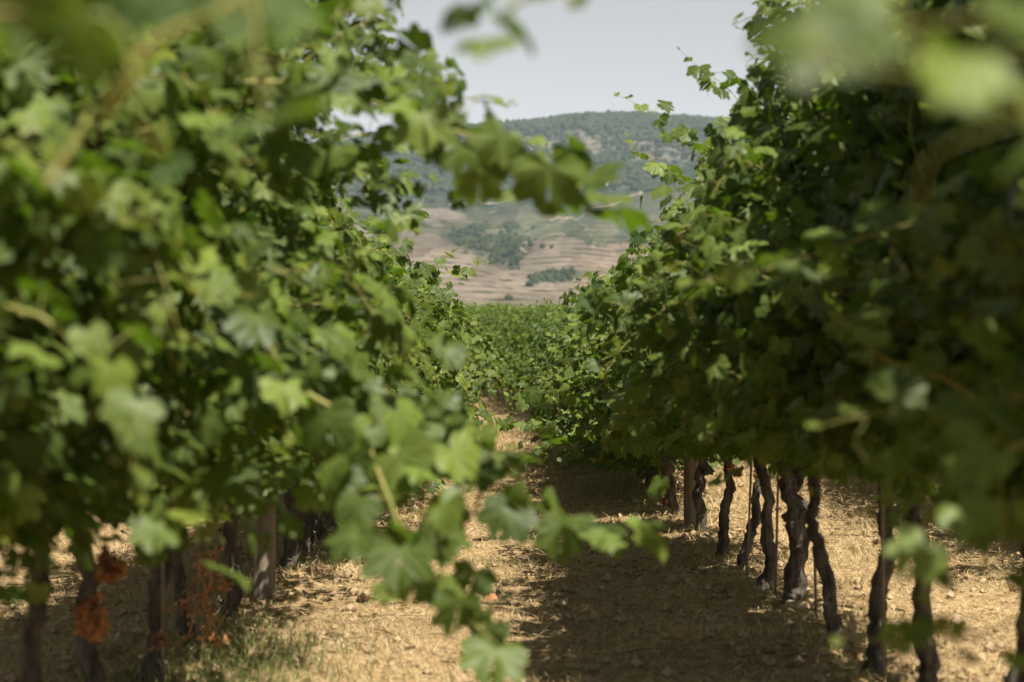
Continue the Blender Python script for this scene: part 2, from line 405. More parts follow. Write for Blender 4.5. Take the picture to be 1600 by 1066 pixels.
def hill_trees():
    """scrub and wood that reads as one mass"""
    ico_v = []; t = (1 + 5 ** 0.5) / 2
    for a, b in ((-1, t), (1, t), (-1, -t), (1, -t)): ico_v += [(a, b, 0), (0, a, b), (b, 0, a)]
    ico_v = norm(np.array(ico_v, float))
    import itertools
    e = min(np.linalg.norm(ico_v[0] - q) for q in ico_v[1:])
    T = []
    for a, b, c in itertools.combinations(range(12), 3):
        if all(abs(np.linalg.norm(ico_v[i] - ico_v[j]) - e) < 1e-3 for i, j in ((a, b), (b, c), (a, c))):
            nn = np.cross(ico_v[b] - ico_v[a], ico_v[c] - ico_v[a])
            T.append((a, b, c) if nn @ ico_v[a] > 0 else (a, c, b))
    T = np.array(T)
    U, D, S = [], [], []
    rs = np.random.RandomState(5)
    n0 = 52000
    u = rs.uniform(-0.10, 0.14, n0); d = 800 + 1900 * rs.rand(n0) ** 0.7
    z = hill_shape(u, d); px = 800 + F * u; py = 600 - (z - 1) / d * F
    n2 = fbm(px / 9, py / 4, 51, 4); n3 = fbm(px / 26, py / 9, 77, 3)
    w = np.where(py < 300, 0.22 + 0.5 * (n3 > 0.52), 0.0)
    w = np.where(py < 203, 0.9, w)
    w = w * (1 - 0.75 * in_blob(px, py, 925, 228, 120, 22, 6, 0.5, 1, 0.5))
    w = np.maximum(w, in_blob(px, py, 740, 290, 70, 16, 0, 0.3, 3) * 0.5)
    w = np.maximum(w, in_blob(px, py, 783, 388, 34, 22, 18, 0.9, 9, 0.9) * 0.95)
    w = np.maximum(w, in_blob(px, py, 735, 372, 26, 10, 0, 1.0, 10, 1.0) * 0.6)
    w = np.maximum(w, in_blob(px, py, 880, 433, 42, 8, -8, 0.9, 12, 0.8) * 0.95)
    w = np.maximum(w, (in_blob(px, py, 850, 430, 200, 60, 0, 0.3, 15, 0.4) * (n3 > 0.60)) * 0.06)
    k = rs.rand(n0) < w
    u, d, z, py = u[k], d[k], z[k], py[k]
    near = d < 1500
    s = np.where(near, rs.uniform(0.8, 2.0, len(u)), 1.3 + 3.6 * rs.rand(len(u)) ** 1.8)
    m0 = len(u)
    sc = s[:, None, None] * (1 + 0.35 * (rs.rand(m0, 12, 1) - 0.5)) * np.stack([np.ones(m0), np.ones(m0), rs.uniform(0.8, 1.5, m0)], -1)[:, None, :]
    V = ico_v[None] * sc + np.stack([u * d, d, z + s * 0.5], -1)[:, None, :]
    TT = T[None] + (np.arange(m0) * 12)[:, None, None]
    m = simple_mat("distant_scrub", (0.018, 0.032, 0.018), (0.085, 0.100, 0.050), 0.09, 1.0, 0.2, 0.3, spec=0)
    tag(link_mesh("hillside_woods", np_mesh("hillside_woods", V.reshape(-1, 3), TT.reshape(-1, 3), m, False)),
        "dark scrub and woods scattered over the far hillside", "woods", kind='stuff')
hill_trees()

def tube(path, radii, sides=6, cap=True):
    path = np.asarray(path, float); n = len(path)
    radii = np.broadcast_to(np.asarray(radii, float), (n,)) if np.ndim(radii) < 2 else radii
    t = norm(np.gradient(path, axis=0))
    ref = np.array([0.31, 0.11, 0.94]) if abs(t[0][2]) < 0.8 else np.array([0.93, 0.21, 0.1])
    a = norm(np.cross(t, ref)); b = np.cross(t, a)
    ang = np.linspace(0, 2 * math.pi, sides, endpoint=False)
    r = radii[:, None] if np.ndim(radii) < 2 else radii
    V = path[:, None, :] + (a[:, None, :] * np.cos(ang)[None, :, None] + b[:, None, :] * np.sin(ang)[None, :, None]) * r[..., None]
    V = V.reshape(-1, 3)
    i = np.arange(n - 1)[:, None] * sides; j = np.arange(sides)[None, :]; j2 = (j + 1) % sides
    Q = np.stack([i + j, i + j2, i + sides + j2, i + sides + j], -1).reshape(-1, 4)
    if cap:
        V = np.vstack([V, path[:1], path[-1:]]); c0, c1 = n * sides, n * sides + 1
        jj = np.arange(sides); 
        Q = np.vstack([Q, np.stack([np.full(sides, c0), (jj + 1) % sides, jj, jj], -1),
                       np.stack([np.full(sides, c1), (n - 1) * sides + jj, (n - 1) * sides + (jj + 1) % sides, (n - 1) * sides + (jj + 1) % sides], -1)])
    return V, Q

def tris(Q):
    Q = np.asarray(Q)
    a = Q[:, [0, 1, 2]]; b = Q[:, [0, 2, 3]]
    b = b[(b[:, 1] != b[:, 2])]
    return np.vstack([a, b])

class Acc:
    def __init__(s): s.V = []; s.T = []; s.C = []; s.n = 0
    def add(s, V, T, C=None):
        V = np.asarray(V, float); T = np.asarray(T)
        if T.shape[1] == 4: T = tris(T)
        s.V.append(V); s.T.append(T + s.n); s.n += len(V)
        s.C.append(np.zeros((len(V), 3)) if C is None else C)
    def mesh(s, name, mat, smooth=True, col=False):
        return np_mesh(name, np.vstack(s.V), np.vstack(s.T), mat, smooth, np.vstack(s.C) if col else None)

def house_and_mast():
    p = hill_at(953, 289)
    e = empty("farmhouse", tuple(p - np.array([0, 0, 0.5]))); tag(e, "tiny white farmhouse beside the dirt track high on the far hill", "house")
    A = Acc(); w, dd, h = 4.5, 3.0, 3.6
    V = [(-w, -dd, 0), (w, -dd, 0), (w, dd, 0), (-w, dd, 0), (-w, -dd, h), (w, -dd, h), (w, dd, h), (-w, dd, h), (-w, 0, h + 1.3), (w, 0, h + 1.3)]
    A.add(V, [(0, 1, 5, 4), (1, 2, 6, 5), (2, 3, 7, 6), (3, 0, 4, 7)]); A.add([V[4], V[7], V[8], V[5], V[6], V[9]], np.array([(0, 2, 1), (3, 4, 5)]))
    link_mesh("wall", A.mesh("wall", M_WHITE, False), e)
    A = Acc(); r = 0.25
    A.add([(-w - r, -dd - .4, h - .2), (w + r, -dd - .4, h - .2), (w + r, 0, h + 1.5), (-w - r, 0, h + 1.5), (-w - r, dd + .4, h - .2), (w + r, dd + .4, h - .2)],
          [(0, 1, 2, 3), (3, 2, 5, 4)])
    link_mesh("roof", A.mesh("roof", M_TILE, False), e)
    p = hill_point(958, 2640)
    A = Acc(); A.add(*tube([(0, 0, -2), (0, 0, 6), (0, 0, 18)], [0.7, 0.5, 0.35], 6))
    o = link_mesh("radio_mast", A.mesh("radio_mast", M_STEEL), None, tuple(p)); tag(o, "thin grey mast standing on the hill ridge", "mast")
house_and_mast()

# ------------------------------------------------------------------ vine leaves
HALF = [(0, .96), (.09, .88), (.15, .87), (.19, .78), (.29, .76), (.27, .67), (.32, .61), (.40, .66), (.50, .68), (.62, .67), (.62, .57), (.71, .50), (.64, .42), (.63, .34), (.56, .27),
        (.66, .20), (.71, .09), (.65, .01), (.66, -.11), (.53, -.16), (.44, -.28), (.29, -.26), (.17, -.22), (.05, -.06)]
def leaf_template(seed, lod):
    rs = np.random.RandomState(seed)
    half = HALF if lod == 0 else [HALF[i] for i in (0, 2, 4, 6, 9, 12, 14, 16, 19, 21, 23)] if lod == 1 else [HALF[i] for i in (0, 4, 6, 9, 14, 16, 21, 23)]
    vt = [0, 9, 16] if lod == 0 else [0, 4, 7] if lod == 1 else [0, 3, 5]
    R = np.array(half); k = len(R)
    L = R[::-1][:-1] * np.array([-1, 1])          # back up the other side, tip shared
    O = np.vstack([R, L]); m = len(O)
    O = O * (1 + (rs.rand(m, 1) - 0.5) * 0.06)
    vein = np.zeros(m); 
    for q in vt:
        vein[q] = 1
        if q: vein[m - q] = 1
    def zf(P_):
        x, y = P_[:, 0], P_[:, 1]
        fold = rs_fold; a = np.arctan2(x, y + .02); r = np.hypot(x, y)
        return fold * np.abs(x) - droop * (y - .2) ** 2 * np.sign(1) - side * x * x + 0.05 * np.cos(a * 5.0) * r * ruff + twist * x * y
    rs_fold = rs.uniform(0.10, 0.38); droop = rs.uniform(0.10, 0.45); side = rs.uniform(0.0, 0.45); ruff = rs.uniform(-1.6, 1.8); twist = rs.uniform(-.35, .35)
    if lod == 2:
        V = np.vstack([O, [[0, 0]]]); vv = np.append(vein * .5, 1.0)
        T = np.array([(m, (i + 1) % m, i) for i in range(m - 1)])
    else:
        I = O * 0.52; V = np.vstack([O, I, [[0, 0]]]); vv = np.concatenate([vein * .5, vein, [1.0]])
        T = []
        for i in range(m - 1):
            T += [(i, m + i, m + i + 1), (i, m + i + 1, i + 1), (m + i, 2 * m, m + i + 1)]
        T = np.array(T)[:, ::1]
    Z = zf(V) + (rs.rand(len(V)) - .5) * (0.05 if lod < 2 else 0.03)
    V3 = np.stack([V[:, 0], V[:, 1], Z], -1)
    # +z must be the upper face
    a = V3[T[:, 1]] - V3[T[:, 0]]; b = V3[T[:, 2]] - V3[T[:, 0]]
    flip = np.cross(a, b)[:, 2] < 0
    T[flip] = T[flip][:, ::-1]
    return V3, T, vv
TPL = {l: [leaf_template(100 + i, l) for i in range(7)] for l in (0, 1, 2)}

HELIO = norm(np.array([0, 0, 0.25]) + np.array(sdir))     # leaf blades turn towards the light
def add_leaves(A, pos, nrm, tip, size, yellow, lod, rs):
    """pos (n,3) petiole junction, nrm upper-face normal, tip direction of the midrib"""
    n = len(pos)
    if n == 0: return
    nrm = norm(nrm); tip = norm(tip - (tip * nrm).sum(-1, keepdims=True) * nrm); xx = np.cross(tip, nrm)
    var = rs.randint(0, 7, n); rnd = rs.rand(n)
    for k in range(7):
        s = np.where(var == k)[0]
        if len(s) == 0: continue
        V, T, vv = TPL[lod][k]
        asp = rs.uniform(0.85, 1.12, len(s))[:, None, None]
        W = pos[s][:, None, :] + size[s][:, None, None] * (V[None, :, 0:1] * xx[s][:, None, :] * asp + V[None, :, 1:2] * tip[s][:, None, :] + V[None, :, 2:3] * nrm[s][:, None, :])
        TT = T[None] + (np.arange(len(s)) * len(V))[:, None, None]
        C = np.zeros((len(s), len(V), 3)); C[:, :, 0] = vv[None]; C[:, :, 1] = yellow[s][:, None]; C[:, :, 2] = rnd[s][:, None]
        A.add(W.reshape(-1, 3), TT.reshape(-1, 3), C.reshape(-1, 3))

def resample(path, step):
    path = np.asarray(path, float)
    seg = np.linalg.norm(np.diff(path, axis=0), axis=1); c = np.concatenate([[0], np.cumsum(seg)])
    s = np.arange(0, c[-1], step)
    return np.stack([np.interp(s, c, path[:, i]) for i in range(3)], -1), c[-1]

def leafy_shoot(L, S, path, rs, size=0.075, spacing=0.065, side=None, extra=1.2, lod=0, young=True, rad=0.0045, fw=0.45, upw=0.62, nrnd=0.5):
    """adds leaves of one shoot to L, stem and petioles to S; side = unit vector the leaves prefer to face"""
    pts, ln = resample(path, spacing)
    if len(pts) < 5: pts, ln = resample(path, ln / 5.01)
    n = len(pts); t = norm(np.gradient(pts, axis=0)); f = np.linspace(0, 1, n)
    A, B = tube(pts, np.maximum(rad * (1 - 0.75 * f), 0.0009), 5 if lod == 0 else 3)
    S.add(A, B)
    alt = np.where(np.arange(n) % 2 == 0, 1.0, -1.0)
    up = np.array([0, 0, 1.0])
    lat = norm(np.cross(t, up) + 1e-3)
    out = lat * alt[:, None] + rs.randn(n, 3) * 0.35 + (0 if side is None else side[None] * 0.55) + up * 0.15
    out = norm(out)
    pet = rs.uniform(0.045, 0.085, n) * np.where(f > 0.8, 0.4, 1)
    q = pts + out * pet[:, None]
    fs = size * rs.uniform(0.72, 1.22, n) * (np.clip((1 - f) * 6.0, 0.28, 1.0) if young else 1)
    yl = np.clip((f - 0.80) * 3.2, 0, 0.75) * (1 if young else 0) + (rs.rand(n) < 0.055) * rs.uniform(0.3, 1.0, n) + 0.05 * rs.rand(n)
    sv = out * 0.6 if side is None else out * 0.35 + side[None] * fw
    nr = norm(sv + HELIO * upw * 1.25 + rs.randn(n, 3) * nrnd)
    tp = out * 0.55 + np.array([0, 0, -0.85]) + rs.randn(n, 3) * 0.35
    add_leaves(L, q, nr, tp, fs, yl, lod, rs)
    if lod < 2:
        for i in range(n):
            A, B = tube([pts[i], pts[i] + out[i] * pet[i] * .5 + np.array([0, 0, .006]), q[i]], [0.0014, 0.0011, 0.001], 3, False)
            S.add(A, B)
    # side laterals: smaller leaves filling in
    m = int(n * extra)
    if m:
        k = rs.randint(0, max(1, int(n * 0.82)), m)
        off = rs.randn(m, 3) * np.array([0.07, 0.07, 0.06])
        q = pts[k] + off
        nr = norm(norm(off) * 0.4 + (0 if side is None else side[None] * 0.4) + HELIO * upw * 1.25 + rs.randn(m, 3) * nrnd)
        tp = norm(off) * .4 + np.array([0, 0, -.8]) + rs.randn(m, 3) * .4
        add_leaves(L, q, nr, tp, size * rs.uniform(0.45, 1.0, m), (rs.rand(m) < .04) * rs.uniform(.3, .9, m) + .08 * rs.rand(m), lod, rs)
    # tendrils near the tip
    if lod == 0 and young:
        for i in range(int(n * 0.6), n - 1, 3):
            d0 = -out[i]; c = []
            for j in range(9):
                a = j / 8
                c.append(pts[i] + d0 * 0.10 * a + np.array([math.sin(a * 7) * .012, math.cos(a * 6) * .012, .03 * a - .05 * a * a]))
            A, B = tube(c, 0.0009, 3, False); S.add(A, B)

def grow(start, d0, length, rs, droop=0.5, wander=0.12, step=0.06):
    p = np.array(start, float); d = norm(np.array(d0, float)); P_ = [p.copy()]
    n = int(length / step)
    for i in range(n):
        f = i / n
        d = norm(d + np.array([0, 0, -1.0]) * droop * step * (0.4 + 2.2 * f) * 1.6 + rs.randn(3) * wander * step ** 0.5)
        p = p + d * step; P_.append(p.copy())
        if p[2] < 0.22: break
    return np.array(P_)

def foliage_mesh(seed, lod, height=2.1, sprawl=0.5, low=0.55, dens=1.0, length=0.5):
    """canopy of one vine: local coords, base at 0, row along y"""
    rs = np.random.RandomState(seed); L = Acc(); S = Acc()
    ns = int(27 * dens)
    for i in range(ns):
        y = rs.uniform(-length, length); x = rs.randn() * 0.05; z = 0.80 + rs.randn() * 0.05
        kind = rs.rand(); sx = 1 if i % 2 else -1
        side = np.array([sx, 0, 0.0])
        if kind < 0.50:      # upright, tied between wires
            ln = rs.uniform(0.85, 1.0) * (height - 0.75); d0 = (sx * rs.uniform(0.02, 0.30), rs.randn() * .15, 1)
            pth = grow((x, y, z), d0, ln, rs, 0.10)
        elif kind < 0.78:    # arching into the aisle
            ln = rs.uniform(0.9, 1.35) * (0.75 + sprawl * 0.6); d0 = (sx * rs.uniform(0.35, 0.8), rs.randn() * .3, 1)
            pth = grow((x, y, z), d0, ln, rs, 0.75)
        else:                # drooping curtain
            ln = rs.uniform(0.45, 0.95); d0 = (sx * rs.uniform(0.6, 1.1), rs.randn() * .4, 0.45)
            pth = grow((x, y, z + rs.uniform(0, .5)), d0, ln, rs, 1.5)
            pth = pth[pth[:, 2] > low - 0.08]
        wmax = (sprawl + 0.25) * (1.12 - 0.78 * smooth01((pth[:, 2] - 0.9) / 1.2))
        pth[:, 0] = np.clip(pth[:, 0], -wmax, wmax)
        if len(pth) < 6: continue
        leafy_shoot(L, S, pth, rs, size=0.064, spacing=0.047 if lod < 2 else 0.060, side=side, extra=2.2 if lod < 2 else 1.4, upw=0.52, nrnd=0.60, lod=lod)
    # inner fill between the wires
    m = int((1000 if lod < 2 else 420) * dens)
    q = np.stack([rs.randn(m) * sprawl * 0.42, rs.uniform(-length, length, m), rs.uniform(low + 0.12, height - 0.25, m)], -1)
    q[:, 0] *= 1.15 - 0.6 * smooth01((q[:, 2] - 0.9) / 1.2)
    sg = np.sign(q[:, 0])[:, None] * np.array([[1, 0, 0]])
    add_leaves(L, q, sg * .5 + HELIO * .7 + rs.randn(m, 3) * .55, sg * .3 + np.array([0, 0, -.8]) + rs.randn(m, 3) * .35,
               0.066 * rs.uniform(.6, 1.15, m), (rs.rand(m) < .05) * rs.uniform(.3, 1, m), lod, rs)
    return L.mesh("foliage", M_LEAF, lod == 0, True), S.mesh("canes", M_CANE)

def trunk_mesh(seed, lean=(0, 0), thick=0.042, fork=False, kink=1.0, top=0.84):
    rs = np.random.RandomState(seed); A = Acc()
    def limb(p0, p1, r0, r1, n=44, sides=16, bend=0.035):
        t = np.linspace(0, 1, n)[:, None]
        ph = rs.uniform(0, 6.28, 4)
        path = np.array(p0) * (1 - t) + np.array(p1) * t
        path[:, 0:1] += bend * kink * (np.sin(t * 5.3 + ph[0]) - math.sin(ph[0])) * np.minimum(t * 4, 1)
        path[:, 1:2] += bend * kink * (np.sin(t * 4.1 + ph[1]) - math.sin(ph[1])) * np.minimum(t * 4, 1)
        path[:, :2] += (rs.randn(n, 2) * .004) + .010 * np.sin(t * 19 + ph[2:4])
        ang = np.linspace(0, 2 * math.pi, sides, endpoint=False)[None]
        tt = t
        r = r0 * (1 - tt) + r1 * tt
        r = r * (1 + 0.75 * np.exp(-tt * 15) + .25 * np.exp(-((tt - .93) / .1) ** 2)) * (1 + 0.18 * np.sin(3 * ang + tt * 7 + ph[2]) + 0.09 * np.sin(7 * ang - tt * 5 + ph[3]) + 0.22 * (rs.rand(n, sides) - .5) + 0.20 * np.sin(tt * 31 + ph[0]) * np.sin(ang + ph[3]) + 0.16 * np.sin(tt * 17 + ph[1]) * np.sin(ang * 2 + ph[0]))
        V, Q = tube(path, r, sides); A.add(V, Q); return path
    head = (lean[0], lean[1], top)
    if fork:
        k = (lean[0] * .5 + .03, lean[1] * .5, 0.42)
        limb((0, 0, -0.06), k, thick * 1.15, thick * 0.95, 16)
        limb((k[0], k[1], .38), (lean[0] + .05, lean[1] + .16, top), thick * .8, thick * .55, 18)
        limb((k[0], k[1], .38), (lean[0] - .05, lean[1] - .14, top), thick * .7, thick * .5, 18)
    else:
        limb((0, 0, -0.06), head, thick * 1.05, thick * .72)
    me = A.mesh("trunk", M_BARK)
    B = Acc(); 
    for s in (-1, 1):
        n = 14; t = np.linspace(0, 1, n)[:, None]
        path = np.array(head) * (1 - t) + np.array([0.02 * s, 0.52 * s, 0.82]) * t
        path[:, 2:3] += 0.05 * np.sin(t * 3.1) + 0.02 * np.sin(t * 14 + s); path[:, 0:1] += 0.02 * np.sin(t * 9 + seed)
        rr = (thick * .66 * (1 - t) + .014 * t) * (1 + .2 * (rs.rand(n, 9) - .5))
        V, Q = tube(path, rr, 9); B.add(V, Q)
    return me, B.mesh("cordon", M_BARK)

# libraries: near / mid / far canopies; left vines sprawl wider, far ones too
LIB = {
    'near':  [foliage_mesh(300 + i, 0, 2.3, 0.55, 0.55, 1.15) for i in range(4)],
    'slim': [foliage_mesh(340, 0, 2.3, 0.38, 0.16, 1.3)],
    'tight': [foliage_mesh(346 + i, 0, 2.35, 0.12, 0.5, 1.2) for i in range(2)],
    'nearL': [foliage_mesh(330 + i, 0, 2.35, 0.58, 0.52, 1.15) for i in range(5)],
    'mid':   [foliage_mesh(360 + i, 0, 2.15, 0.60, 0.52, 1.15) for i in range(5)],
    'midL':  [foliage_mesh(380 + i, 0, 2.10, 0.66, 0.50, 1.20) for i in range(4)],
    'low':   [foliage_mesh(420 + i, 0, 2.05, 0.78, 0.15, 1.35) for i in range(7)],
    'far':   [foliage_mesh(400 + i, 2, 1.95, 0.72, 0.12, 1.25) for i in range(9)],
}
TR = [trunk_mesh(500, (.01, .03), .028, kink=.5), trunk_mesh(501, (-.05, .02), .025, kink=.7), trunk_mesh(502, (.04, -.06), .030, True, .5),
      trunk_mesh(503, (-.01, .0), .028, kink=.35), trunk_mesh(504, (.06, .05), .024, kink=.9), trunk_mesh(505, (0, .04), .038, True, .35)]

ROWS = {'right': 1.20, 'left': -1.17}
def vine(row_off, y, lib, ti, fi, label, group, flip=1, hz=1.0, parts=True, jx=0.0):
    x = float(xc(y)) + row_off + jx
    e = empty("grapevine", (x, y, float(gh(x, y))))
    tag(e, label, "grapevine", group)
    link_mesh("trunk", TR[ti][0], e)
    if parts:
        link_mesh("cordon", TR[ti][1], e)
        o = link_mesh("canes", LIB[lib][fi][1], e); o.scale = (1, 1, hz)
    o = link_mesh("foliage", LIB[lib][fi][0], e); o.scale = (1, 1, hz)
    return e

G_R = "grapevines of the row on the right of the path"
G_L = "grapevines of the row on the left of the path"
G_N = "grapevines of the row beyond the right-hand row"
G_N2 = "grapevines of the third row out on the right"
VR = {}; VL = {}
near_right = [  # y, trunk, label
    (2.2, 0, "closest vine on the right, a huge dark blur down the right edge"),
    (3.15, 3, "blurred vine on the right whose leaves hang just inside the dark right edge"),
    (4.1, 1, "vine with pale out-of-focus leaves in front of the thick bent trunk at far right"),
    (5.0, 4, "vine with the dark bent trunk standing furthest right in view"),
    (5.85, 3, "vine whose trunk rises behind the large pale blurred leaf at lower right"),
    (6.6, 0, "vine with straight dark trunk just right of the slim bowed one"),
    (7.4, 1, "slim bowed vine trunk between two thicker ones on the right"),
    (8.65, 5, "vine with the thickest forked trunk on the right, pale stone at its foot"),
    (9.4, 3, "vine with an upright dark trunk just left of the thickest forked one"),
    (10.5, 4, "vine with a crooked trunk leaning right, elbow halfway up"),
    (11.4, 0, "vine with a slender pale-sided trunk behind the crooked one"),
    (12.9, 2, "vine trunk directly right of the pale wooden post"),
    (14.6, 1, "vine with withered red leaves on its trunk, just left of the wooden post"),
    (15.6, 2, "last clear trunk of the right row, a narrow dark V shape"),
]
for i, (y, ti, lab) in enumerate(near_right):
    VR[y] = vine(ROWS['right'], y, 'tight' if y < 5.3 else 'near' if y < 8 else 'mid', ti, i % 2 if y < 5.3 else i % 4, lab, G_R, 1 if i % 2 else -1, 1.04 if y < 9.5 else .98)
near_left = [
    (0.95, 0, "closest vine on the left, its bare olive cane arching blurred across the upper left"),
    (2.7, 3, "blurred leafy vine down the left edge, right behind the arching bare cane"),
    (3.6, 1, "left vine throwing the long leafy arms across the path"),
    (4.55, 4, "left vine with grey-green leaves behind the leafy arms"),
    (5.5, 3, "left vine with orange dried leaf clumps hanging by its trunk"),
    (6.45, 0, "left vine with rough dark trunk lit down its right side"),
    (7.25, 1, "left vine with orange dried stems tangled round its trunk"),
    (8.3, 3, "leaning left vine trunk, sunlit at the top, behind the tangled orange stems"),
    (9.35, 2, "left vine standing by the square pale wooden post"),
    (10.4, 5, "left vine with thick dark trunk just beyond the wooden post"),
    (11.3, 0, "left vine with dark trunk, second beyond the wooden post"),
    (12.3, 1, "left vine with orange withered cluster at its foot, farthest clear trunk"),
]
for i, (y, ti, lab) in enumerate(near_left):
    VL[y] = vine(ROWS['left'], y, 'slim' if y < 3 else 'nearL' if y < 8 else 'midL', ti, 0 if y < 3 else i % 4, lab, G_L, 1 if i % 2 else -1, 1.0)
rs0 = np.random.RandomState(77)
def far_row(off, ys, label, group, lib_mid=None):
    for i, y in enumerate(ys):
        mid = lib_mid is not None and y < 24
        lib = lib_mid if mid else 'far'
        vine(off, y + rs0.uniform(-.1, .1), lib, rs0.randint(0, 6), rs0.randint(0, len(LIB[lib])), label, group, 1 if rs0.rand() < .5 else -1,
             rs0.uniform(.86, 1.10), parts=mid or y < 30, jx=rs0.uniform(-.06, .06))
far_row(ROWS['right'], np.arange(16.6, 82, 1.0), "small leafy vine far along the right row, merged with its neighbours", G_R, 'low')
far_row(ROWS['left'], np.arange(13.3, 48, 1.0), "small leafy vine far along the left row, merged with its neighbours", G_L, 'low')
far_row(3.6, np.arange(9.6, 60, 1.08), "vine of the second row out, glimpsed behind the right row", G_N)
far_row(6.0, np.arange(34, 80, 1.15), "vine of the third row out, its top against the hill", G_N2)
far_row(8.4, np.arange(50, 86, 1.2), "vine of the fourth row out, a speck of green at the top of the rise", "grapevines of the fourth row out on the right")
far_row(10.8, np.arange(62, 88, 1.2), "vine of the fifth row out, farthest green edge under the hill", "grapevines of the fifth row out on the right")
far_row(-3.57, np.arange(8.0, 22, 1.1), "vine of the second row on the left, glimpsed between left trunks", "grapevines of the row beyond the left-hand row")

# ------------------------------------------------------------------ single shoots that leave their vine
def shoot_on(v, pix, size=0.08, spacing=0.065, face=(0, -0.5, 0.3), seed=1, extra=0.8, rad=0.0045, young=True, mat=None, lod=0, name="shoot", leaves=True, fw=0.45, upw=0.62):
    """pix: list of (px, py, d); a leafy shoot grown out of vine v"""
    rs = np.random.RandomState(seed)
    pts = np.array([P(*p) for p in pix]) - np.array(v.location)
    # smooth the polyline
    t = np.linspace(0, len(pts) - 1, (len(pts) - 1) * 8 + 1); i0 = np.clip(t.astype(int), 0, len(pts) - 2); f = (t - i0)[:, None]
    g = lambda i: pts[np.clip(i, 0, len(pts) - 1)]
    a, b, c, d = g(i0 - 1), g(i0), g(i0 + 1), g(i0 + 2)
    path = 0.5 * ((2 * b) + (c - a) * f + (2 * a - 5 * b + 4 * c - d) * f ** 2 + (3 * b - a - 3 * c + d) * f ** 3)
    L = Acc(); S = Acc()
    if leaves:
        leafy_shoot(L, S, path, rs, size, spacing, np.array(face, float), extra, lod, young, rad, fw, upw)
    else:
        A, B = tube(path, np.linspace(rad, rad * .6, len(path)), 8); S.add(A, B)
    so = link_mesh(name, S.mesh(name, mat or M_CANE), v)
    if leaves: link_mesh("leaves", L.mesh("leaves", M_LEAF, True, True), so)
    return so

l1, l2, l3, l4, l5, l6 = VL[0.95], VL[2.7], VL[3.6], VL[4.55], VL[5.5], VL[6.45]
# upper arm on the left, across the hill
shoot_on(l3, [(330, 130, 3.7), (480, 130, 3.7), (600, 165, 3.7), (700, 200, 3.6), (790, 235, 3.6), (880, 275, 3.5), (985, 350, 3.5)], 0.080, 0.047, (.2, -.5, .2), 11, 1.5, .006, False, fw=.9, upw=.4)
shoot_on(l4, [(430, 180, 4.5), (560, 150, 4.5), (650, 135, 4.5), (740, 155, 4.4), (815, 165, 4.4)], 0.052, 0.046, (.2, -.5, .3), 12, 1.6)
shoot_on(l4, [(430, 260, 4.6), (560, 210, 4.6), (680, 220, 4.6), (760, 260, 4.5), (850, 300, 4.5)], 0.052, 0.046, (.2, -.5, .3), 13, 1.6)
shoot_on(l4, [(420, 140, 5.0), (520, 60, 5.0), (590, 20, 5.0), (600, -30, 5.0)], 0.053, 0.042, (.4, -.4, .3), 14, 2.0)
shoot_on(l3, [(380, 160, 3.6), (470, 60, 3.5), (560, 10, 3.5), (610, 30, 3.5)], 0.064, 0.051, (.4, -.4, .3), 15, 1.5)
shoot_on(l5, [(360, 60, 5.4), (470, 30, 5.3), (560, 50, 5.2), (640, 110, 5.2)], 0.062, 0.038, (.3, -.4, .3), 16, 2.6)
shoot_on(l5, [(380, -20, 5.3), (480, -30, 5.3), (560, -10, 5.2), (600, 60, 5.2)], 0.062, 0.038, (.3, -.4, .3), 17, 2.6)
shoot_on(l5, [(430, 130, 5.2), (520, 110, 5.2), (600, 130, 5.2), (690, 170, 5.2)], 0.062, 0.038, (.3, -.4, .3), 18, 2.4)
shoot_on(l6, [(440, 260, 6.2), (540, 250, 6.1), (600, 290, 6.1), (650, 380, 6.0)], 0.060, 0.038, (.3, -.4, .3), 19, 2.4)
# lower arm on the left, over the path
shoot_on(l3, [(330, 560, 3.9), (470, 590, 3.9), (580, 640, 3.9), (680, 700, 3.8), (760, 750, 3.8), (830, 810, 3.7), (920, 835, 3.7), (1035, 835, 3.6)], 0.070, 0.047, (.2, -.6, .3), 21, 2.2, .0055, False, fw=.9, upw=.4)
shoot_on(l3, [(430, 590, 3.6), (550, 660, 3.6), (600, 760, 3.5), (640, 860, 3.4), (700, 940, 3.4), (760, 990, 3.4), (800, 1030, 3.4)], 0.078, 0.060, (.1, -.8, .2), 23, 2.0, .006, False, fw=.9, upw=.3)
shoot_on(l3, [(380, 520, 4.2), (520, 560, 4.2), (640, 640, 4.2), (720, 700, 4.1), (790, 720, 4.1)], 0.064, 0.051, (.2, -.6, .3), 23, 2.2)
shoot_on(l4, [(350, 620, 4.4), (470, 690, 4.4), (560, 740, 4.3), (620, 800, 4.3)], 0.058, 0.046, (.2, -.6, .3), 24, 2.2)
shoot_on(l4, [(300, 470, 4.6), (430, 430, 4.6), (540, 450, 4.6), (600, 520, 4.6)], 0.058, 0.046, (.3, -.6, .3), 25, 1.6)
shoot_on(l5, [(330, 330, 5.4), (450, 260, 5.4), (560, 280, 5.4), (620, 360, 5.4)], 0.068, 0.051, (.4, -.6, .3), 26, 1.6)
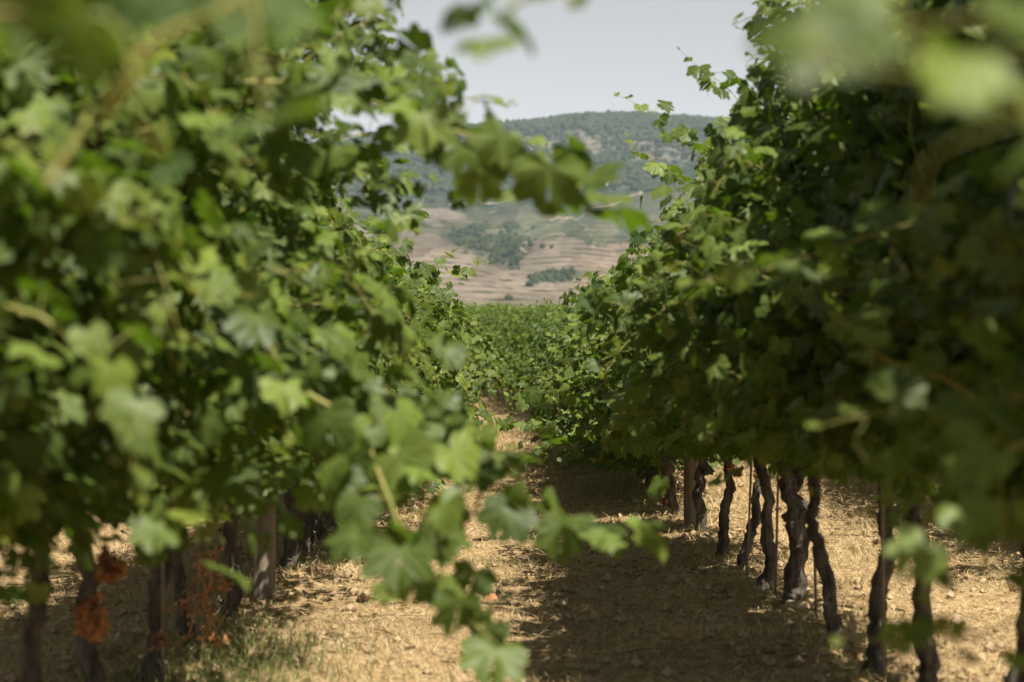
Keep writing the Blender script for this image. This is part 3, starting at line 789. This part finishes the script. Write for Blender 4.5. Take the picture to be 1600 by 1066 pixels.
# filling the left foreground
shoot_on(l2, [(-150, 520, 2.8), (20, 480, 2.7), (140, 560, 2.7), (200, 680, 2.7), (220, 800, 2.7)], 0.058, 0.050, (.3, -.6, .3), 29, 1.3, .006)
shoot_on(l3, [(60, 420, 3.6), (220, 380, 3.5), (360, 440, 3.5), (430, 560, 3.5), (450, 700, 3.5)], 0.068, 0.051, (.3, -.6, .3), 30, 1.6, .006)
shoot_on(l3, [(60, 650, 3.7), (200, 650, 3.6), (270, 740, 3.6), (270, 850, 3.6)], 0.068, 0.055, (.3, -.6, .3), 31, 1.0)
shoot_on(l1, [(-300, 200, 1.7), (-60, 40, 1.5), (60, 10, 1.45), (200, 60, 1.4), (230, 260, 1.4)], 0.060, 0.076, (.1, .7, -.2), 32, .5, .005, fw=.9, upw=.1)
shoot_on(l1, [(165, 175, 1.55), (200, 110, 1.5), (250, 55, 1.5), (340, 15, 1.5), (430, -40, 1.5)], rad=.0052, leaves=False, name="bare_cane")
shoot_on(l2, [(70, 290, 2.0), (110, 230, 2.0), (140, 170, 2.0)], rad=.005, leaves=False, name="bare_cane")
shoot_on(l1, [(300, -80, 1.5), (380, -20, 1.5), (400, 60, 1.5), (400, 110, 1.5)], 0.056, 0.064, (.1, .7, -.2), 33, .5, .004, fw=.9, upw=.1)
# dangling at the top
shoot_on(l2, [(500, -200, 2.0), (640, -130, 2.0), (740, -50, 2.0), (800, 0, 2.0), (785, 50, 2.0), (760, 90, 2.0)], 0.040, 0.022, (.1, -.4, .4), 34, .5, .0025, False)
shoot_on(l2, [(780, -130, 2.1), (850, -80, 2.1), (880, -30, 2.1), (890, 15, 2.1)], 0.019, 0.045, (.1, -.4, .4), 35, .2, .002, False)

r1, r2, r3, r4, r5 = VR[2.2], VR[3.15], VR[4.1], VR[5.0], VR[5.85]
shoot_on(r1, [(1900, 200, 1.7), (1640, 40, 1.3), (1440, 40, 1.15), (1260, 40, 1.1), (1150, 40, 1.1), (1080, 30, 1.1)], 0.050, 0.085, (-.2, -.5, .5), 41, 0, .002, False)
shoot_on(r3, [(1700, 420, 3.8), (1540, 350, 3.6), (1420, 350, 3.5), (1300, 390, 3.5), (1200, 420, 3.5), (1110, 440, 3.5), (1030, 450, 3.5)], 0.066, 0.055, (-.2, -.6, .5), 44, .7, .004, fw=.9, upw=.5)
shoot_on(r3, [(1560, 640, 3.6), (1450, 580, 3.5), (1375, 560, 3.4), (1330, 510, 3.4), (1285, 480, 3.4)], 0.048, 0.051, (0, -.5, .6), 45, .5, .0045)
shoot_on(r2, [(1800, 700, 3.0), (1600, 620, 2.9), (1450, 640, 2.8), (1340, 650, 2.8), (1240, 680, 2.8)], 0.060, 0.055, (-.1, -.4, .7), 46, .8, .004, fw=.9, upw=.5)
shoot_on(r2, [(1720, 640, 2.8), (1540, 720, 2.8), (1450, 800, 2.7), (1430, 880, 2.7), (1450, 960, 2.7)], 0.068, 0.068, (-.1, -.8, .3), 47, .3, .004, fw=1.0, upw=.4)
shoot_on(r2, [(1720, 860, 2.9), (1560, 980, 2.8), (1430, 1010, 2.8), (1330, 990, 2.8), (1270, 1040, 2.8)], 0.044, 0.064, (-.1, -.8, .3), 48, .5, .003)
shoot_on(r3, [(1650, 560, 3.9), (1500, 640, 3.8), (1400, 740, 3.7), (1330, 830, 3.7)], 0.064, 0.047, (.2, -.4, .2), 49, 1.4, .004)
shoot_on(r2, [(1800, 480, 3.0), (1640, 560, 2.9), (1560, 680, 2.9), (1520, 800, 2.9)], 0.068, 0.047, (.2, -.4, .2), 50, 1.6, .004)
shoot_on(r4, [(1600, 120, 5.0), (1480, 60, 4.9), (1360, 20, 4.8), (1290, 0, 4.8)], 0.064, 0.047, (-.2, -.4, .5), 51, 1.8)
shoot_on(r1, [(1800, 300, 1.5), (1600, 180, 1.2), (1470, 120, 1.1), (1340, 100, 1.05), (1220, 90, 1.05)], 0.046, 0.07, (-.2, -.5, .5), 52, 0, .002)
# long arching shoots; on the near right vines added out of view for shade
def arch_shoots(v, n, seed, sx=-1, zr=(1.7, 2.2), ln=(.5, .95)):
    rs = np.random.RandomState(seed); L = Acc(); S = Acc()
    starts = []
    for i in range(n):
        y = rs.uniform(-.55, .55); z0 = rs.uniform(*zr)
        pth = grow((-sx * rs.uniform(-.1, .3), y, z0), (sx, rs.randn() * .4, rs.uniform(.1, .8)), rs.uniform(*ln), rs, 0.5)
        starts.append(pth[0])
        leafy_shoot(L, S, pth, rs, .070, .048, np.array([.5 * sx, 0, .3]), 2.2, 0)
    starts.sort(key=lambda q: q[1])          # the cane they all spring from
    S.add(*tube(np.array(starts), .004, 5))
    so = link_mesh("canes", S.mesh("canes", M_CANE), v); link_mesh("leaves", L.mesh("leaves", M_LEAF, True, True), so)
for k_, (v_, n_) in enumerate(((VR[2.2], 15), (VR[3.15], 12))): arch_shoots(v_, n_, 700 + k_, ln=(.35, .62))
for k_, (v_, n_) in enumerate(((l4, 11), (l5, 13), (l6, 10), (VL[7.25], 6), (l3, 10), (l2, 8))): arch_shoots(v_, n_, 720 + k_, 1, (1.35, 2.1), (.55, .95))
# sharp tips against the sky and hill
shoot_on(VR[6.6], [(1220, 260, 7.6), (1150, 150, 7.8), (1095, 105, 8.0), (1050, 65, 8.0)], 0.062, 0.06, (-.3, -.3, .4), 61, .7, .003)
shoot_on(VR[7.4], [(1200, 300, 8.2), (1130, 240, 8.3), (1070, 215, 8.4), (1010, 170, 8.5), (950, 140, 8.5)], 0.065, 0.065, (-.4, -.4, .4), 62, .6, .003)
shoot_on(VR[8.65], [(1190, 350, 8.8), (1110, 310, 8.9), (1050, 270, 9.0), (1000, 235, 9.0), (968, 212, 9.0)], 0.065, 0.065, (-.4, -.4, .4), 63, .6, .003)
shoot_on(VR[10.5], [(1130, 420, 10.6), (1060, 385, 10.7), (1010, 360, 10.8), (990, 345, 10.8)], 0.06, 0.06, (-.4, -.4, .4), 64, .8, .003)
shoot_on(VL[10.4], [(560, 520, 10.9), (640, 450, 11), (690, 405, 11), (738, 378, 11)], 0.065, 0.06, (.4, -.4, .4), 65, 1.0, .003)
shoot_on(VL[11.3], [(600, 520, 11.5), (670, 460, 11.6), (720, 425, 11.7), (765, 408, 11.8)], 0.065, 0.065, (.4, -.4, .4), 66, .8, .003)
shoot_on(VL[9.35], [(560, 420, 9.6), (620, 360, 9.8), (655, 325, 10), (665, 300, 10)], 0.065, 0.06, (.4, -.4, .4), 67, 1.2, .003)
shoot_on(VR[14.6], [(1080, 690, 13.5), (980, 690, 13), (900, 672, 12.8), (830, 668, 12.6), (785, 660, 12.5)], 0.070, 0.050, (-.3, -.5, .6), 68, 1.6, .004, False)
shoot_on(VR[14.6], [(1100, 650, 13.8), (1000, 650, 13.4), (920, 640, 13.2), (860, 690, 13), (828, 720, 12.9)], 0.070, 0.050, (-.3, -.5, .6), 69, 1.6, .004, False)
shoot_on(VR[12.9], [(1130, 600, 12.9), (1060, 620, 12.6), (1000, 670, 12.3), (950, 700, 12.2)], 0.075, 0.055, (-.3, -.3, .6), 70, 1.5, .004)

arch_shoots(l3, 9, 800, 1, (.45, .95), (.2, .4))
arch_shoots(l2, 6, 801, 1, (.45, .95), (.2, .4))
for k_, (v_, n_) in enumerate(((VR[6.6], 4), (VR[7.4], 5), (VR[8.65], 5))):
    arch_shoots(v_, n_, 780 + k_, -1, (1.5, 2.2), (.5, .8))
for k_, (v_, n_) in enumerate(((VR[8.65], 4), (VR[9.4], 5), (VR[10.5], 5), (VR[11.4], 5), (VR[12.9], 5), (VR[14.6], 5), (VR[15.6], 4))):
    arch_shoots(v_, n_, 760 + k_, -1, (1.0, 1.75), (.5, .8))

# dried leaves and withered stems on the vines
def dried_clump(v, px, py, d, n, spread, seed, mat=None, size=.045):
    rs = np.random.RandomState(seed); L = Acc(); c = P(px, py, d) - np.array(v.location)
    q = c + rs.randn(n, 3) * np.array(spread)
    add_leaves(L, q, rs.randn(n, 3) + np.array([0, -.6, .3]), rs.randn(n, 3) * .6 + np.array([0, 0, -1]), size * rs.uniform(.6, 1.3, n), rs.rand(n) * .4, 0, rs)
    me = L.mesh("dried_leaves", mat or M_DRY, True, True)
    # crumple the dried blades
    co = np.empty(len(me.vertices) * 3, dtype=np.float32); me.vertices.foreach_get("co", co); co += rs.randn(len(co)).astype(np.float32) * size * .12; me.vertices.foreach_set("co", co)
    return link_mesh("dried_leaves", me, v)
dried_clump(l5, 170, 878, 4.35, 14, (.008, .012, .014), 1, size=.034)
dried_clump(l5, 147, 962, 4.35, 16, (.011, .012, .013), 2, size=.036)
dried_clump(VR[14.6], 1036, 760, 13.6, 14, (.012, .015, .07), 3, size=.028)
dried_clump(VL[12.3], 493, 878, 11.8, 8, (.015, .02, .04), 4, size=.03)
dried_clump(VL[6.45], 254, 1010, 6.3, 3, (.01, .01, .015), 5, size=.035)
dried_clump(VR[10.5], 1150, 735, 10.4, 8, (.05, .03, .04), 6, size=.04)
def dried_stems(v, px0, py0, d, seed):
    rs = np.random.RandomState(seed); A = Acc(); L = Acc(); base = P(px0, py0, d) - np.array(v.location)
    ends = [(-.09, -.19), (.07, -.23), (-.03, .12), (.10, .04), (-.12, -.06), (.04, .16), (.02, -.15)]
    for ex, ez in ends:
        t = np.linspace(0, 1, 12)[:, None]
        pth = base + t * np.array([ex, rs.uniform(-.05, .03), ez]) + np.sin(t * rs.uniform(4, 8)) * rs.randn(3) * .012
        A.add(*tube(pth, np.linspace(.0055, .002, 12), 5))
        for k in (4, 7, 9, 11):
            pp = np.array([pth[k], pth[k] + rs.randn(3) * .022, pth[k] + rs.randn(3) * .035]); A.add(*tube(pp, .0022, 4))
            q = pth[k][None] + rs.randn(3, 3) * .014
            add_leaves(L, q, rs.randn(3, 3), rs.randn(3, 3), np.full(3, .016), rs.rand(3) * .5, 0, rs)
    o = link_mesh("dried_stems", A.mesh("dried_stems", M_DRYCANE), v); link_mesh("dried_leaves", L.mesh("dried_leaves", M_DRY, True, True), o)
dried_stems(VL[7.25], 322, 925, 6.9, 4)

# ------------------------------------------------------------------ posts, rods, wires
def post(x, y, h, w, label, lean=(0, 0)):
    rs = np.random.RandomState(int(y * 10)); A = Acc()
    n = 14; t = np.linspace(0, 1, n)
    path = np.stack([lean[0] * t, lean[1] * t, -0.1 + (h + .1) * t], -1)
    ang = np.linspace(0, 2 * math.pi, 12, endpoint=False)
    sq = 1 / np.maximum(np.abs(np.cos(ang)), np.abs(np.sin(ang))) ** .75
    r = w / 2 * sq[None] * (1 + .08 * (rs.rand(n, 12) - .5))
    A.add(*tube(path, r, 12))
    o = link_mesh("vineyard_post", A.mesh("vineyard_post", M_POST, False), None, (x, y, float(gh(x, y))))
    tag(o, label, "post", "weathered wooden trellis posts")
post(P(1079, 0, 13.3)[0], 13.3, 1.85, 0.085, "pale weathered wooden post among the trunks of the right row")
post(P(414, 0, 9.05)[0], 9.05, 1.8, 0.10, "square pale wooden post among the trunks of the left row")
def rod(px, d, h, label, lean=0.0):
    x = (px - 800) / F * d
    A = Acc(); A.add(*tube([(0, 0, -.1), (lean * .5, 0, h * .5), (lean, 0, h)], .006, 6))
    tag(link_mesh("training_rod", A.mesh("training_rod", M_ROD), None, (x, d, float(gh(x, d)))), label, "rod", "thin rods tied beside the vines")
rod(1165, 10.2, 1.0, "thin rod leaning beside the crooked trunk of the right row", .05)
rod(1210, 9.1, 1.1, "thin rod left of the thickest forked trunk on the right", .03)
rod(1378, 6.45, 1.2, "pale thin rod touching the straight dark trunk at right", .0)
rod(256, 6.35, .8, "thin rod hung beside the rough left trunk, orange leaf at its foot")
rod(310, 7.0, .9, "thin rod behind the tangled orange stems on the left")
rod(1275, 8.2, 1.1, "thin rod right of the thickest forked trunk on the right", -.03)

def wire(off, h, ya, yb, label):
    ys = np.arange(ya, yb, 1.0); x = xc(ys) + off
    z = gbase(ys) + h - 0.015 * np.sin((ys % 6) / 6 * math.pi)
    A = Acc(); A.add(*tube(np.stack([x, ys, z], -1), .0016, 4))
    tag(link_mesh("trellis_wire", A.mesh("trellis_wire", M_WIRE), None), label, "wire", "trellis wires strung along the rows")
wire(1.2, .80, 1.0, 60, "lower steel wire strung along the trunks of the right row")
wire(-1.17, .78, 1.0, 60, "lower steel wire strung along the trunks of the left row")

# ------------------------------------------------------------------ ground cover
def blades(name, n, yr, xfun, length, width, flat, mat, seed, label, cat, density=None, yel=0.3, lift=0.0):
    rs = np.random.RandomState(seed)
    y = yr[0] * (yr[1] / yr[0]) ** rs.rand(n)          # more of them near
    x = xfun(y, rs)
    if density is not None:
        k = rs.rand(n) < density(x, y); x, y = x[k], y[k]
    n = len(x); z = gh(x, y) + lift
    a = rs.uniform(0, 6.283, n); tilt = rs.uniform(flat[0], flat[1], n)     # 0 lying, 1 upright
    d = np.stack([np.cos(a) * np.cos(tilt * 1.45), np.sin(a) * np.cos(tilt * 1.45), np.sin(tilt * 1.45)], -1)
    s = norm(np.cross(d, np.array([0, 0, 1.0])) + rs.randn(n, 3) * .3)
    ln = (rs.uniform(length[0], length[1], n) * np.clip(y / 9, 1, 2.2))[:, None]; w = (rs.uniform(width[0], width[1], n) * np.clip(y / 9, 1, 3))[:, None]
    b = np.stack([x, y, z], -1)
    bend = np.stack([np.cos(a), np.sin(a), np.full(n, -.5)], -1) * ln * .22 * tilt[:, None]
    p0, p1, p2, p3, p4 = b - s * w, b + s * w, b + d * ln * .55 - s * w * .8, b + d * ln * .55 + s * w * .8, b + d * ln + bend
    up = np.zeros((n, 3)); up[:, 2] = .002 + .008 * rs.rand(n)
    V = np.stack([p0 + up, p1 + up, p2 + up, p3 + up, p4 + up], 1)
    T = np.array([(0, 1, 3), (0, 3, 2), (2, 3, 4)])[None] + (np.arange(n) * 5)[:, None, None]
    C = np.zeros((n, 5, 3)); C[:, :, 1] = (rs.rand(n) * yel)[:, None]; C[:, :, 2] = rs.rand(n)[:, None]
    tag(link_mesh(name, np_mesh(name, V.reshape(-1, 3), T.reshape(-1, 3), mat, False, C.reshape(-1, 3))), label, cat, kind='stuff')
def aisle(lo, hi):
    return lambda y, rs: xc(y) + rs.uniform(lo, hi, len(y))
def field(y, rs):
    return xc(y) + rs.uniform(-1, 1, len(y)) * np.clip(y * .30, 1.2, 6)
tuft = lambda sc, th, sd: (lambda x, y: smooth01((fbm(x * sc, y * sc, sd, 3) - th) / .12) * .95 + .05)
blades("dry_grass", 230000, (4.2, 34), field, (.015, .055), (.0008, .0019), (0, .45), M_STRAW, 81, "dry cut straw matting the path between the vine rows", "dry grass", yel=.8)
blades("standing_straw", 60000, (4.5, 30), field, (.02, .07), (.0008, .0016), (.4, 1), M_STRAW, 82, "short bleached grass stubble standing on the path", "dry grass", tuft(1.4, .50, 5), .9)
def weeds_d(x, y):
    r = np.abs(x - xc(y)); row = np.exp(-((r - 1.12) / .24) ** 2)
    return tuft(1.6, .52, 13)(x, y) * (0.25 + .75 * row)
blades("green_grass", 60000, (4.8, 30), aisle(-2.0, 2.6), (.02, .075), (.001, .002), (.45, 1), M_WEED, 83, "thin green grass and weeds along the foot of the vine rows", "grass", weeds_d, .8)
def patch_d(x, y):
    return np.exp(-((x + 0.93) / .26) ** 2 - ((y - 6.9) / .75) ** 2)
blades("green_grass", 12000, (5.4, 9), aisle(-1.6, -.3), (.04, .12), (.0012, .0026), (.5, 1), M_WEED, 84, "tuft of fresh green grass by the tangled orange stems on the left", "grass", patch_d, .4)

def prunings():
    rs = np.random.RandomState(97); A = Acc()
    for i in range(420):
        y = 4.6 * (22 / 4.6) ** rs.rand(); x = float(xc(y)) + (rs.choice([-1.15, 1.2]) + rs.randn() * .35 if rs.rand() < .6 else rs.uniform(-2, 4))
        a = rs.uniform(0, 6.28); l = rs.uniform(.05, .28); t = np.linspace(-.5, .5, 5)
        px_ = x + np.cos(a) * l * t + rs.randn(5) * .006; py_ = y + np.sin(a) * l * t + rs.randn(5) * .006
        A.add(*tube(np.stack([px_, py_, gh(px_, py_) + .008 + .012 * rs.rand(5)], -1), rs.uniform(.0015, .004), 4))
    tag(link_mesh("prunings", A.mesh("prunings", M_TWIG)), "bits of dry vine cane lying about on the ground", "twigs", kind='stuff')
M_TWIG = simple_mat("dead_twig", (0.10, 0.065, 0.04), (0.34, 0.24, 0.15), 15, 0.9, 0.3, 0.002)
prunings()

def litter():
    rs = np.random.RandomState(90); L = Acc(); n = 2400
    y = 4.5 * (30 / 4.5) ** rs.rand(n); x = xc(y) + np.where(rs.rand(n) < .7, rs.choice([-1.1, 1.15], n) + rs.randn(n) * .35, rs.uniform(-2, 3, n))
    q = np.stack([x, y, gh(x, y) + .012], -1)
    add_leaves(L, q, rs.randn(n, 3) * .5 + np.array([0, 0, 1]), rs.randn(n, 3), rs.uniform(.018, .042, n), rs.rand(n), 0, rs)
    me = L.mesh("leaf_litter", bpy.data.materials["brown_litter"], True, True)
    tag(link_mesh("leaf_litter", me), "curled brown fallen leaves littering the ground under the rows", "leaf litter", kind='stuff')
leaf_material("brown_litter", (0.20, 0.12, 0.06), (0.40, 0.26, 0.14), (0.58, 0.42, 0.24), (0.4, 0.25, 0.1), (0.42, 0.3, 0.19), tr=.15, rough=.7)
litter()

def pebble_stuff():
    rs = np.random.RandomState(95); A = Acc(); n = 4500
    base = norm(np.array([(1, 0, 0), (-1, 0, 0), (0, 1, 0), (0, -1, 0), (0, 0, 1), (0, 0, -.4), (.7, .7, .4), (-.7, .7, .5), (.6, -.7, .5), (-.7, -.6, .4)], float))
    import itertools
    T = []
    for f in itertools.combinations(range(10), 3):      # convex hull by brute force
        a, b, c = base[list(f)]; nn = np.cross(b - a, c - a)
        dd = (base - a) @ nn
        if np.all(dd < 1e-6): T.append(f)
        elif np.all(dd > -1e-6): T.append(f[::-1])
    T = np.array(T)
    y = 4.3 * (26 / 4.3) ** rs.rand(n); x = xc(y) + rs.uniform(-2.6, 4.5, n)
    s = (rs.rand(n) ** 4 * .032 + .004)
    V = base[None] * s[:, None, None] * rs.uniform(.7, 1.2, (n, 10, 1)) + np.stack([x, y, gh(x, y) + s * .3], -1)[:, None]
    A.add(V.reshape(-1, 3), (T[None] + (np.arange(n) * 10)[:, None, None]).reshape(-1, 3))
    tag(link_mesh("clods", A.mesh("clods", M_CLOD, False)), "crumbs of dry earth and gravel scattered over the path", "gravel", kind='stuff')
    def stone(px, py, d, r, mat, label, grp, cat="stone", name="stone"):
        q = P(px, py, d); rs2 = np.random.RandomState(int(px)); B = Acc()
        u = np.linspace(0, 2 * math.pi, 14, endpoint=False); w = np.linspace(-1.2, 1.2, 8)
        R = 1 + .14 * rs2.randn(8, 14) * .6
        VV = np.stack([np.cos(w)[:, None] * np.cos(u)[None] * R, np.cos(w)[:, None] * np.sin(u)[None] * R * .8, np.sin(w)[:, None] * np.ones(14)[None] * .6 * R], -1) * r
        i = np.arange(7)[:, None] * 14; j = np.arange(14)[None]; Q = np.stack([i + j, i + (j + 1) % 14, i + 14 + (j + 1) % 14, i + 14 + j], -1).reshape(-1, 4)
        B.add(VV.reshape(-1, 3), Q)
        top = 7 * 14; B.add(np.vstack([VV[7], VV[7].mean(0)[None]]), np.array([(k, (k + 1) % 14, 14) for k in range(14)]))
        tag(link_mesh(name, B.mesh(name, mat), None, (q[0], q[1], float(gh(q[0], q[1])) + r * .3)), label, cat, grp)
    stone(261, 1040, 6.9, .016, M_STONE, "larger of two white stones by the rough left trunk", "white stones on the left")
    stone(281, 1039, 6.95, .013, M_STONE, "smaller of two white stones by the rough left trunk", "white stones on the left")
    stone(1242, 975, 8.4, .06, M_CLOD, "flat pale clod at the foot of the thickest forked trunk", None, "clod", "clod")
    for px, py, d, sd, lab in ((349, 1028, 7.3, 1, "red dried leaf lying in front of the green grass tuft"), (384, 1018, 7.5, 2, "small orange fallen leaf right of the red dried leaf"),
                               (724, 818, 14.2, 3, "red-brown fallen leaf alone in the middle of the sunny path"), (765, 935, 9.3, 4, "reddish fallen leaf on the straw beside the blurred lower leaves")):
        rs3 = np.random.RandomState(sd); L = Acc(); q = P(px, py, d); z = float(gh(q[0], q[1]))
        add_leaves(L, np.array([[0, 0, .02]]), np.array([[.2, -.8, .7]]), rs3.randn(1, 3), np.array([.045]), np.array([.1]), 0, rs3)
        tag(link_mesh("fallen_leaf", L.mesh("fallen_leaf", M_DRY, True, True), None, (q[0], q[1], z)), lab, "leaf", "single dried leaves on the ground")
pebble_stuff()

# ------------------------------------------------------------------ the air
def haze():
    me = bpy.data.meshes.new("haze")
    x0, x1, y0, y1, z0, z1 = -2900, 2900, -120, 3450, -420, 460
    V = [(x, y, z) for x in (x0, x1) for y in (y0, y1) for z in (z0, z1)]
    me.from_pydata(V, [], [(0, 1, 3, 2), (4, 6, 7, 5), (0, 4, 5, 1), (2, 3, 7, 6), (0, 2, 6, 4), (1, 5, 7, 3)])
    m = bpy.data.materials.new("haze_air"); m.use_nodes = True; n = m.node_tree; n.nodes.clear()
    o = n.nodes.new("ShaderNodeOutputMaterial"); v = n.nodes.new("ShaderNodeVolumePrincipled")
    v.inputs['Color'].default_value = (0.66, 0.82, 1.0, 1); v.inputs['Density'].default_value = 0.00010; v.inputs['Anisotropy'].default_value = 0.0
    n.links.new(v.outputs[0], o.inputs['Volume']); me.materials.append(m)
    tag(bpy.data.objects.new("haze", me), "pale blue haze filling the air", "haze", kind='stuff')
    COL.objects.link(bpy.data.objects["haze"])
haze()
